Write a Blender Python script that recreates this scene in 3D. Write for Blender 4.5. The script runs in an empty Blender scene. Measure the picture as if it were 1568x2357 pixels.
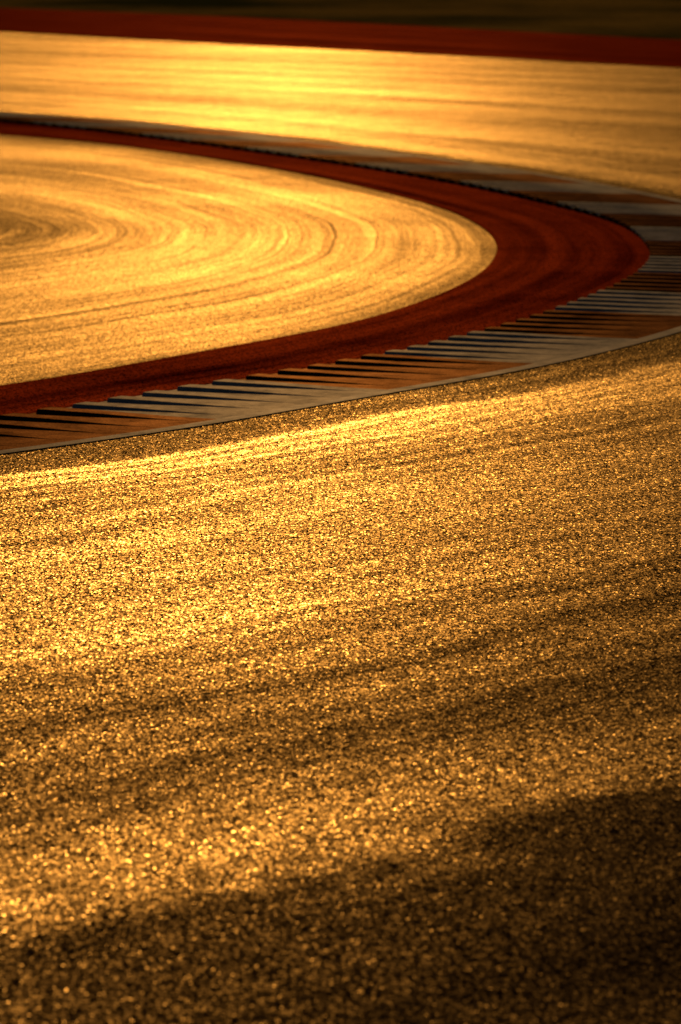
import bpy, math, random, bisect
from mathutils import Vector, noise
random.seed(4)
sc = bpy.context.scene
SUN_EL, SUN_AZ = math.radians(8.0), math.radians(-0.3)   # azimuth from +Y, + = to the right

# ---------------------------------------------------------------- helpers
def spline(pts, step):
    P = [Vector((p[0], p[1])) for p in pts]
    P = [P[0]*2-P[1]] + P + [P[-1]*2-P[-2]]
    out = []
    for i in range(1, len(P)-2):
        p0, p1, p2, p3 = P[i-1], P[i], P[i+1], P[i+2]
        d0, d1, d2 = [max((b-a).length, 1e-4)**0.5 for a, b in ((p0,p1),(p1,p2),(p2,p3))]
        t0, t1 = 0, d0; t2 = t1+d1; t3 = t2+d2
        n = 60
        for k in range(n):
            t = t1+(t2-t1)*k/n
            A1 = p0*((t1-t)/(t1-t0))+p1*((t-t0)/(t1-t0))
            A2 = p1*((t2-t)/(t2-t1))+p2*((t-t1)/(t2-t1))
            A3 = p2*((t3-t)/(t3-t2))+p3*((t-t2)/(t3-t2))
            B1 = A1*((t2-t)/(t2-t0))+A2*((t-t0)/(t2-t0))
            B2 = A2*((t3-t)/(t3-t1))+A3*((t-t1)/(t3-t1))
            out.append(B1*((t2-t)/(t2-t1))+B2*((t-t1)/(t2-t1)))
    out.append(P[-2])
    return out

def resample(poly, n):
    L = [0.0]
    for a, b in zip(poly, poly[1:]):
        L.append(L[-1]+(b-a).length)
    res = []; j = 0
    for i in range(n):
        s = L[-1]*i/(n-1)
        while j < len(L)-2 and L[j+1] < s: j += 1
        f = (s-L[j])/max(L[j+1]-L[j], 1e-9)
        res.append(poly[j].lerp(poly[j+1], min(max(f,0),1)))
    return res, L[-1]

def smooth(poly, it):
    for _ in range(it):
        poly = [poly[0]]+[(poly[i-1]+poly[i]*2+poly[i+1])/4 for i in range(1,len(poly)-1)]+[poly[-1]]
    return poly

def normals(poly):
    N = []
    for i in range(len(poly)):
        d = (poly[min(i+1,len(poly)-1)]-poly[max(i-1,0)]).normalized()
        N.append(Vector((d.y, -d.x)))     # to the right of travel = outside of the bend
    return N

def grid_mesh(name, rows, uvs, mat, smooth_shade=True, mat_fn=None, mats=None):
    nr, nc = len(rows), len(rows[0])
    verts = [tuple(v) for r in rows for v in r]
    faces = [(i*nc+j, i*nc+j+1, (i+1)*nc+j+1, (i+1)*nc+j) for i in range(nr-1) for j in range(nc-1)]
    me = bpy.data.meshes.new(name); me.from_pydata(verts, [], faces)
    ul = me.uv_layers.new(name="UVMap")
    flat = [u for r in uvs for u in r]
    vi = [0]*len(me.loops); me.loops.foreach_get("vertex_index", vi)
    buf = []
    for v in vi: buf += [flat[v][0], flat[v][1]]
    ul.data.foreach_set("uv", buf)
    for m in (mats or [mat]): me.materials.append(m)
    if mat_fn:
        for k, p in enumerate(me.polygons): p.material_index = mat_fn(k//(nc-1), k%(nc-1))
    if smooth_shade:
        me.polygons.foreach_set("use_smooth", [True]*len(me.polygons))
    me.update()
    if me.polygons and sum(p.normal.z for p in me.polygons) < 0:
        me.flip_normals()
    ob = bpy.data.objects.new(name, me); sc.collection.objects.link(ob)
    return ob

# ---------------------------------------------------------------- node helper
class NT:
    def __init__(s, name):
        s.m = bpy.data.materials.new(name); s.m.use_nodes = True
        s.t = s.m.node_tree; s.t.nodes.clear()
        s.out = s.n('ShaderNodeOutputMaterial'); s.b = s.n('ShaderNodeBsdfPrincipled')
        s.l(s.b.outputs[0], s.out.inputs[0])
    def n(s, k, **kw):
        x = s.t.nodes.new(k)
        for a, b in kw.items(): setattr(x, a, b)
        return x
    def l(s, a, b): s.t.links.new(a, b)
    def val(s, sock, v):
        if hasattr(v, 'is_output'): s.l(v, sock)
        else: sock.default_value = v
    def math(s, op, a, b=0.0, c=0.0, clamp=False):
        x = s.n('ShaderNodeMath', operation=op, use_clamp=clamp)
        s.val(x.inputs[0], a); s.val(x.inputs[1], b); s.val(x.inputs[2], c); return x.outputs[0]
    def vmath(s, op, a, b=(0,0,0)):
        x = s.n('ShaderNodeVectorMath', operation=op)
        s.val(x.inputs[0], a); s.val(x.inputs[1], b); return x.outputs[0]
    def vscale(s, a, k):
        x = s.n('ShaderNodeVectorMath', operation='SCALE'); s.val(x.inputs[0], a); s.val(x.inputs['Scale'], k); return x.outputs[0]
    def noise(s, vec, scale, detail=3, rough=0.5):
        x = s.n('ShaderNodeTexNoise'); s.l(vec, x.inputs['Vector'])
        x.inputs['Scale'].default_value = scale; x.inputs['Detail'].default_value = detail
        x.inputs['Roughness'].default_value = rough; return x.outputs[0]
    def vor(s, vec, scale, out='Color'):
        x = s.n('ShaderNodeTexVoronoi'); s.l(vec, x.inputs['Vector']); x.inputs['Scale'].default_value = scale
        return x.outputs[out]
    def rng(s, v, a, b, c, d, smooth=False):
        x = s.n('ShaderNodeMapRange'); x.clamp = True
        if smooth: x.interpolation_type = 'SMOOTHSTEP'
        s.val(x.inputs[0], v)
        for i, q in enumerate((a,b,c,d)): s.val(x.inputs[i+1], q)
        return x.outputs[0]
    def mix(s, f, a, b):
        x = s.n('ShaderNodeMix', data_type='RGBA')
        s.val(x.inputs[0], f); s.val(x.inputs[6], a); s.val(x.inputs[7], b); return x.outputs[2]
    def obj(s): return s.n('ShaderNodeTexCoord').outputs['Object']
    def uv(s): return s.n('ShaderNodeTexCoord').outputs['UV']
    def sep(s, v):
        x = s.n('ShaderNodeSeparateXYZ'); s.l(v, x.inputs[0]); return x.outputs
    def comb(s, a, b, c=0.0):
        x = s.n('ShaderNodeCombineXYZ'); s.val(x.inputs[0], a); s.val(x.inputs[1], b); s.val(x.inputs[2], c); return x.outputs[0]
    def grain_normal(s, vec, layers):
        """every stone of the aggregate gets its own facet tilt"""
        g = s.n('ShaderNodeNewGeometry').outputs['Normal']
        acc = g
        for scale, k in layers:
            c = s.vor(vec, scale)
            d = s.vscale(s.vmath('SUBTRACT', c, (0.5,0.5,0.5)), k)
            acc = s.vmath('ADD', acc, d)
        return s.vmath('NORMALIZE', acc)
    def rough_surface(s, col, nrm, gloss_col, rough, fac):
        """diffuse body with a thin tinted sheen"""
        s.t.nodes.remove(s.b)
        df = s.n('ShaderNodeBsdfDiffuse'); s.l(col, df.inputs[0]); s.l(nrm, df.inputs['Normal'])
        gl = s.n('ShaderNodeBsdfGlossy'); gl.inputs['Color'].default_value = gloss_col
        s.val(gl.inputs['Roughness'], rough); s.l(nrm, gl.inputs['Normal'])
        mx = s.n('ShaderNodeMixShader'); s.val(mx.inputs[0], fac)
        s.l(df.outputs[0], mx.inputs[1]); s.l(gl.outputs[0], mx.inputs[2]); s.l(mx.outputs[0], s.out.inputs[0])

def rgba(r,g,b): return (r,g,b,1)

def asphalt(name, dark, light, gloss_lo, gloss_hi, tint, rough, tilt, kind):
    m = NT(name)
    track = kind == 'track'
    o = m.obj(); uv = m.uv(); ux, uy, _ = m.sep(uv); X, Y, Z = m.sep(o)
    g = m.vmath('MULTIPLY', o, (1.0, 0.5, 1.0))
    wa = 0.2 if track else 0.035
    wob = m.rng(m.noise(o, 0.30, 2), 0.3, 0.7, -wa, wa)
    uyw = m.math('ADD', uy, wob)
    def streak(fx, fy, seed, lo, hi, det=3):
        return m.rng(m.noise(m.comb(m.math('MULTIPLY', ux, fx), m.math('MULTIPLY', uyw, fy), seed), 1.0, det, 0.55), lo, hi, 0, 1)
    k = 1.0 if track else 1.6
    wide = streak(0.012, 0.28*k, 41.0, 0.36, 0.64, 2)
    broad = streak(0.02, 0.9*k, 0.0, 0.34, 0.66)
    fine = streak(0.05, 5.0*k, 7.0, 0.34, 0.66)
    hair = streak(0.06, 18.0*k, 13.0, 0.34, 0.66, 2)
    blot = m.rng(m.noise(o, 0.25, 5, 0.65), 0.3, 0.7, 0, 1)
    ws = (0.22, 0.24, 0.22, 0.18, 0.14) if track else (0.10, 0.24, 0.22, 0.28, 0.16)
    f = 0.0
    for wgt, t in zip(ws, (wide, broad, fine, blot, hair)):
        f = m.math('ADD', f, m.math('MULTIPLY', t, wgt))
    f = m.rng(f, 0.15, 0.85, 0, 1)
    tn = m.noise(m.comb(m.math('MULTIPLY', ux, 0.012), m.math('MULTIPLY', uyw, 1.6*k), 21.0), 1.0, 0, 0.5)
    tyre = m.rng(m.math('ABSOLUTE', m.math('SUBTRACT', tn, 0.5)), 0.0, 0.025 if track else 0.04, 1, 0, True)
    tyre = m.math('MULTIPLY', tyre, m.rng(m.noise(m.comb(m.math('MULTIPLY', ux, 0.05), uy, 31.0), 1.0, 2), 0.38, 0.56, 0, 1))
    boost = 1.0
    if track:
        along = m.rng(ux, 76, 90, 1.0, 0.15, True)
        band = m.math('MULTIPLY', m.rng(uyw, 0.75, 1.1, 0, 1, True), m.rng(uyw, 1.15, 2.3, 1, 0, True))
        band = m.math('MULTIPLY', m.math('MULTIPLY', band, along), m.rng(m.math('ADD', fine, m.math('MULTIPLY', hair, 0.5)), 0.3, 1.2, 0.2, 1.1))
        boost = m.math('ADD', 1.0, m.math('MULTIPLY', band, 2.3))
        f = m.math('SUBTRACT', f, m.rng(uyw, 0.35, 0.95, 0.6, 0.0, True), clamp=True)
        # foreground shadow painted into the gloss on the outside of the track
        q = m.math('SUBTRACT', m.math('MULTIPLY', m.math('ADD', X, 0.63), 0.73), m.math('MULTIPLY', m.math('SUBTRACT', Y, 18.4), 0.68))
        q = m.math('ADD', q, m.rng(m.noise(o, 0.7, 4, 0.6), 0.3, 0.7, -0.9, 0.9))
        shade_mask = m.math('MULTIPLY', m.rng(q, -0.7, 0.6, 1.0, 0.20, True), m.rng(q, -11.5, -2.0, 1.0, 0.34))
        shade_mask = m.math('MAXIMUM', shade_mask, m.rng(q, 1.2, 2.6, 0.0, 0.11, True))
        lit_lip = m.math('MULTIPLY', m.rng(q, -1.2, -0.5, 0, 0.09, True), m.rng(q, -0.4, 0.2, 1, 0, True))  # lit streak along the shadow's edge, put into the gloss
        boost = m.math('MULTIPLY', boost, m.math('ADD', shade_mask, lit_lip))
    else:
        f = m.math('SUBTRACT', f, m.rng(uyw, 0.1, 0.45, 0.4, 0.0, True), clamp=True)
        f = m.math('SUBTRACT', f, m.rng(uyw, 3.0, 4.6, 0.0, 0.35, True), clamp=True)
    f = m.math('SUBTRACT', f, m.math('MULTIPLY', tyre, 0.15 if track else 0.38), clamp=True)
    SC = 170
    grain = m.sep(m.vor(g, SC))[0]
    col = m.mix(f, rgba(*dark), rgba(*light))
    col = m.mix(m.rng(grain, 0.0, 1.0, 0.0, 1.0), rgba(*[c*0.3 for c in dark]), col)
    nrm = m.grain_normal(g, ((SC, tilt), (SC*0.36, tilt*0.5)))
    gg = m.math('MULTIPLY', m.math('POWER', grain, 3.0), 4.0)
    if track:
        gg = m.math('ADD', gg, m.rng(grain, 0.97, 0.98, 0, 9.0))
    else:
        gg = m.math('ADD', m.math('MULTIPLY', gg, 0.6), 0.4)
        mid = m.rng(m.noise(m.vmath('MULTIPLY', o, (1,0.4,1)), 22, 3, 0.7), 0.35, 0.65, 0.65, 1.35)
        gg = m.math('MULTIPLY', gg, mid)
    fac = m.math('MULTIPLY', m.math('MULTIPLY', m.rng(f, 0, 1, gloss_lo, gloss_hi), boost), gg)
    m.rough_surface(col, nrm, rgba(*tint), m.rng(f, 0, 1, rough+0.06, rough-0.04), fac)
    return m.m

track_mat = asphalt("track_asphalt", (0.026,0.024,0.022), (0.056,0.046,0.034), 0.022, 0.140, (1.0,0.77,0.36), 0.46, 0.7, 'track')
infield_mat = asphalt("infield_asphalt", (0.08,0.067,0.045), (0.26,0.20,0.12), 0.055, 0.21, (1.0,0.77,0.36), 0.54, 0.45, 'infield')

def red_paint():
    m = NT("red_runoff_paint"); o = m.obj(); uv = m.uv(); ux, uy, _ = m.sep(uv)
    st = m.noise(m.comb(m.math('MULTIPLY', ux, 0.03), m.math('MULTIPLY', uy, 5.0)), 1.0, 4, 0.6)
    f = m.math('ADD', m.math('MULTIPLY', m.rng(st, 0.35, 0.68, 0, 1), 0.65), m.math('MULTIPLY', m.rng(m.noise(o, 0.5, 4, 0.6), 0.3, 0.7, 0, 1), 0.35))
    g = m.vmath('MULTIPLY', o, (1.0, 0.5, 1.0))
    gr = m.sep(m.vor(g, 90))[0]
    col = m.mix(f, rgba(0.08,0.004,0.002), rgba(0.30,0.022,0.005))
    col = m.mix(m.rng(gr, 0, 1, 0.2, 1.0), rgba(0.04,0.003,0.002), col)
    nrm = m.grain_normal(g, ((90, 0.3),))
    m.rough_surface(col, nrm, rgba(1.0,0.20,0.05), 0.6, m.rng(f, 0, 1, 0.0, 0.015))
    return m.m
red_mat = red_paint()

def kerb_paint(name, c1, c2, gloss, gcol):
    m = NT(name); o = m.obj(); uv = m.uv(); ux, uy, _ = m.sep(uv)
    n1 = m.noise(m.comb(m.math('MULTIPLY', ux, 1.5), m.math('MULTIPLY', uy, 2.0)), 1.5, 5, 0.65)
    n2 = m.noise(o, 14, 4, 0.7)
    f = m.math('ADD', m.math('MULTIPLY', n1, 0.6), m.math('MULTIPLY', n2, 0.4))
    f = m.rng(f, 0.38, 0.62, 0, 1)
    bp = m.n('ShaderNodeBump'); bp.inputs['Strength'].default_value = 0.3; bp.inputs['Distance'].default_value = 0.004
    m.l(m.noise(o, 60, 3), bp.inputs['Height'])
    m.rough_surface(m.mix(f, rgba(*c1), rgba(*c2)), bp.outputs[0], rgba(*gcol), 0.45, m.rng(f, 0, 1, gloss*0.35, gloss))
    return m.m
kerb_white = kerb_paint("kerb_white_paint", (0.20,0.23,0.27), (0.44,0.48,0.53), 0.007, (1.0,0.95,0.85))
kerb_red = kerb_paint("kerb_red_paint", (0.022,0.008,0.006), (0.065,0.020,0.010), 0.010, (1.0,0.55,0.25))
line_mat = kerb_paint("edge_line_paint", (0.26,0.28,0.30), (0.44,0.46,0.49), 0.008, (1,1,1))

def grass():
    m = NT("dry_grass"); o = m.obj()
    a = m.rng(m.noise(m.vmath('MULTIPLY', o, (0.12,0.05,1)), 1.0, 5, 0.6), 0.40, 0.60, 0, 1)
    b = m.rng(m.noise(o, 6, 4, 0.7), 0.3, 0.7, 0.2, 1)
    col = m.mix(a, rgba(0.030,0.042,0.012), rgba(0.26,0.19,0.05))  # dark patches in the grass colour also stand in for tree shadows
    col = m.mix(b, rgba(0.022,0.024,0.010), col)
    m.l(col, m.b.inputs['Base Color']); m.val(m.b.inputs['Roughness'], 1.0); m.val(m.b.inputs['Specular IOR Level'], 0.0)
    bp = m.n('ShaderNodeBump'); bp.inputs['Strength'].default_value = 0.5; bp.inputs['Distance'].default_value = 0.03
    m.l(m.noise(o, 9, 4), bp.inputs['Height']); m.l(bp.outputs[0], m.b.inputs['Normal'])
    return m.m
grass_mat = grass()

# ---------------------------------------------------------------- plan of the corner (metres)
A_pts = [(-40,-30.5),(-20,2.8),(-5.5,27.3),(-1.876,33.37),(-.961,34.90),(.0425,37.07),(.878,38.79),(1.489,40.29),(2.424,43.21),
         (3.3,47),(3.85,50.5),(4.05,54),(3.95,58),(3.451,61.6),(2.857,64.96),(2.039,68.68),(1.113,72.2),(.0864,75.7),
         (-1.043,79.4),(-2.27,82.9),(-3.58,85.9),(-4.945,88.45),(-8,94.3),(-20,119),(-50,180)]
C_pts = [(-42,-28.7),(-22,4.3),(-7.56,28.5),(-2.133,37.98),(-1.113,40.49),(.05,43.66),(.544,45.8),(.911,47.9),(1.163,49.9),
         (1.325,52.07),(1.388,54.08),(1.351,56.26),(1.164,59.03),(.860,61.44),(.4385,63.97),(-.1145,66.82),(-.9215,70.16),
         (-2.031,74.1),(-3.23,77.5),(-4.477,80.0),(-11.2,92.8),(-23.2,117.5),(-53.2,178.5)]
B_pts = [(-30,-90),(-8,-36),(0,-20),(8,-4),(14,15),(17.5,35),(18.5,50),(18,65),(16,80),(13,94),(9.5,105),(6.3,112.8),(3.5,119.2),
         (0,127),(-3.7,135),(-8.09,145),(-13,156),(-20,172),(-60,262)]
D_pts = [(-22,-96),(0,-40),(8,-24),(16,-8),(22,13),(25.5,33),(26.5,50),(26,68),(24,85),(20,102),(13.5,121),(7.6,135.7),(4.3,145),
         (.2,156),(-4.6,167.5),(-9.93,178.5),(-15,190),(-22,206),(-62,296)]
A, LA = resample(smooth(resample(spline(A_pts,1),1200)[0], 25), 2400)
C, LC = resample(smooth(resample(spline(C_pts,1),1200)[0], 25), 1200)
B, LB = resample(smooth(resample(spline(B_pts,1),1200)[0], 25), 600)
D, LD = resample(smooth(resample(spline(D_pts,1),1200)[0], 25), 600)
NA = normals(A)

def sstep(a, b, x):
    t = min(max((x-a)/(b-a), 0), 1); return t*t*(3-2*t)
def track_z(x, y):
    # added roll-off on the outside, shaped in place of a cast shadow
    q = (x+0.63)*0.73 - (y-18.2)*0.68
    q += 0.35*noise.noise(Vector((x*0.5, y*0.35, 0)))
    roll = -0.12*sstep(-0.1, 2.6, q)
    if y < 30:
        roll += (0.010*noise.noise(Vector((x*0.35, y*0.18, 3.0)))+0.004*noise.noise(Vector((x*1.1, y*0.5, 9.0))))*min((30-y)/4,1)
    return roll

def big_ground():
    s = 3000
    rows = [[Vector((-s+2*s*i/20, -s+2*s*j/20, -0.25)) for j in range(21)] for i in range(21)]
    grid_mesh("grass_field", rows, [[(v.x,v.y) for v in r] for r in rows], grass_mat)
big_ground()

def pair(Apoly, Bpoly, ctrl):
    out = []
    for i in range(len(Apoly)):
        f = i/(len(Apoly)-1)
        for (a0,b0),(a1,b1) in zip(ctrl, ctrl[1:]):
            if a0 <= f <= a1:
                g = b0+(b1-b0)*(f-a0)/(a1-a0); break
        k = g*(len(Bpoly)-1); j = min(int(k), len(Bpoly)-2)
        out.append(Bpoly[j].lerp(Bpoly[j+1], k-j))
    return out
def frac_at(poly, target):
    t = Vector(target)
    i = min(range(len(poly)), key=lambda k: (poly[k]-t).length); return i/(len(poly)-1)
ctrl = [(0,0),(frac_at(A,(-1.9,33.4)), frac_at(B,(13,10))),(frac_at(A,(2.42,43.2)), frac_at(B,(17.5,35))),
        (frac_at(A,(4.05,54)), frac_at(B,(18.3,58))),(frac_at(A,(3.45,61.6)), frac_at(B,(16,80))),
        (frac_at(A,(0,75.7)), frac_at(B,(8,108))),(frac_at(A,(-4.9,88.4)), frac_at(B,(-3,134))),(1,1)]
Ap = A[::3]; Bp = smooth(pair(Ap, B, ctrl), 60)
cols = 90
rows, uvs = [], []
s = 0
for i,(a,b) in enumerate(zip(Ap, Bp)):
    if i: s += (Ap[i]-Ap[i-1]).length
    w = (b-a).length; r = []; u = []
    for j in range(cols+1):
        p = a.lerp(b, j/cols)
        r.append(Vector((p.x, p.y, track_z(p.x, p.y)))); u.append((s, w*j/cols))
    rows.append(r); uvs.append(u)
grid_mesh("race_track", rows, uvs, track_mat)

rows, uvs = [], []
for i,(a,b) in enumerate(zip(B, D)):
    a = a - (b-a).normalized()*0.2
    rows.append([Vector((*a.lerp(b, j/8), 0.012)) for j in range(9)])
    uvs.append([(i*0.5, j*0.4) for j in range(9)])
grid_mesh("red_runoff_strip", rows, uvs, red_mat)

def band(name, off0, off1, z0, z1, mat, nj=2, src=A, nn=NA):
    rows, uvs = [], []; s = 0
    for i,(a,n) in enumerate(zip(src, nn)):
        if i: s += (src[i]-src[i-1]).length
        r = []; u = []
        for j in range(nj+1):
            o = off0+(off1-off0)*j/nj; p = a+n*o
            r.append(Vector((p.x,p.y,z0+(z1-z0)*j/nj))); u.append((s,o))
        rows.append(r); uvs.append(u)
    return grid_mesh(name, rows, uvs, mat)
band("track_edge_line", -0.03, 0.09, 0.006, 0.006, line_mat)

# serrated kerb with alternating blocks
step_pitch, block = 0.48, 2.4
S = [0.0]
for a,b in zip(A, A[1:]): S.append(S[-1]+(b-a).length)
def at(sv):
    j = min(max(bisect.bisect_right(S, sv)-1, 0), len(S)-2)
    f = (sv-S[j])/(S[j+1]-S[j]); return A[j].lerp(A[j+1], f), NA[j].lerp(NA[j+1], f)
def near(p): return min(range(len(A)), key=lambda k:(A[k]-Vector(p)).length)
s_near, s_tip, s_far = near((-1.876,33.37)), near((4.05,54)), near((-4.9,88.4))
def width(sv):
    a,b,c = S[s_near], S[s_tip], S[s_far]
    if sv < b: return 1.10+0.22*min(max((sv-a)/(b-a),0),1)
    return 1.32+0.30*min(max((sv-b)/(c-b),0),1)
s0, s1 = S[s_near]-24, S[s_far]+36
nrib = int((s1-s0)/step_pitch)
prof = [(0.0,0.0),(0.26,0.0),(0.272,1.0),(0.45,1.0),(0.4799,0.0)]   # gap, then raised bar
rows, uvs, tag = [], [], []
LAT = [0.0,0.15,0.35,0.55,0.75,0.97,1.0]
for k in range(nrib):
    hk = 1.0+random.uniform(-0.12,0.12)
    for ds,h in prof:
        sv = s0+k*step_pitch+ds; p,n = at(sv); w = width(sv); r=[]; u=[]
        g = sstep(S[s_tip]-3, S[s_tip]+8, sv)
        for l in LAT:
            q = p - n*(w*l+0.02)
            base = 0.002+(0.014+0.014*g)*l
            rib = 0.018*sstep(0.02, 0.95, l)*h*hk
            r.append(Vector((q.x,q.y,base+rib))); u.append((sv, l*w))
        q = p - n*(w+0.02); r.append(Vector((q.x,q.y,-0.03))); u.append((sv, w+0.05))
        rows.append(r); uvs.append(u); tag.append((k//5)%2)
grid_mesh("racing_kerb", rows, uvs, None, smooth_shade=False, mat_fn=lambda i,j: (0 if j == 6 else tag[i]), mats=[kerb_red, kerb_white])

# red band between kerb and infield
rows, uvs = [], []
s = 0; ci = 0
for i in range(0, len(A), 2):
    if i: s += (A[i]-A[i-2]).length
    p,n = A[i], NA[i]; a = p - n*(width(S[i])-0.1)
    best = min(range(ci, min(ci+120, len(C))), key=lambda k:(C[k]-a).length); ci = best
    b = C[best]
    rows.append([Vector((*a.lerp(b, j/6), 0.004)) for j in range(7)])
    uvs.append([(s, j/6*(b-a).length) for j in range(7)])
grid_mesh("red_paint_band", rows, uvs, red_mat)

# infield tarmac, nested round the inside of the hairpin
Cc, LCc = resample(C, 500)
core = Vector((-3.6, 56.5))
rows, uvs = [], []
for i,c in enumerate(Cc):
    r=[]; u=[]; nj = 60
    cc = c + (c-core).normalized()*0.05
    for j in range(nj+1):
        p = cc.lerp(core, j/nj*0.995)
        r.append(Vector((p.x,p.y,-0.004))); u.append((i*LCc/500, j/nj*5.2))
    rows.append(r); uvs.append(u)
grid_mesh("infield_runoff", rows, uvs, infield_mat)

# ---------------------------------------------------------------- light
w = bpy.data.worlds.new("World"); sc.world = w; w.use_nodes = True
nt = w.node_tree; bg = nt.nodes["Background"]
sky = nt.nodes.new('ShaderNodeTexSky'); sky.sky_type = 'NISHITA'; sky.sun_disc = False
sky.sun_elevation = SUN_EL; sky.sun_rotation = SUN_AZ
sky.dust_density = 0.8; sky.ozone_density = 1.5
nt.links.new(sky.outputs[0], bg.inputs[0]); bg.inputs[1].default_value = 0.007
sl = bpy.data.lights.new("sun", 'SUN'); sl.energy = 4.1; sl.angle = math.radians(0.5); sl.color = (1.0, 0.50, 0.15)
so = bpy.data.objects.new("sun", sl); sc.collection.objects.link(so)
sd = Vector((math.sin(SUN_AZ)*math.cos(SUN_EL), math.cos(SUN_AZ)*math.cos(SUN_EL), math.sin(SUN_EL)))
so.rotation_euler = sd.to_track_quat('Z', 'Y').to_euler()

# ---------------------------------------------------------------- camera
cd = bpy.data.cameras.new("camera"); co = bpy.data.objects.new("camera", cd); sc.collection.objects.link(co)
co.location = (0,0,3.0); co.rotation_euler = (math.radians(90-5.70), 0, 0)
cd.sensor_width = 36; cd.lens = 213.8; cd.clip_end = 8000
cd.dof.use_dof = True; cd.dof.focus_distance = 30; cd.dof.aperture_fstop = 6.0
sc.camera = co
sc.view_settings.view_transform = 'Standard'; sc.view_settings.look = 'None'; sc.view_settings.exposure = 0
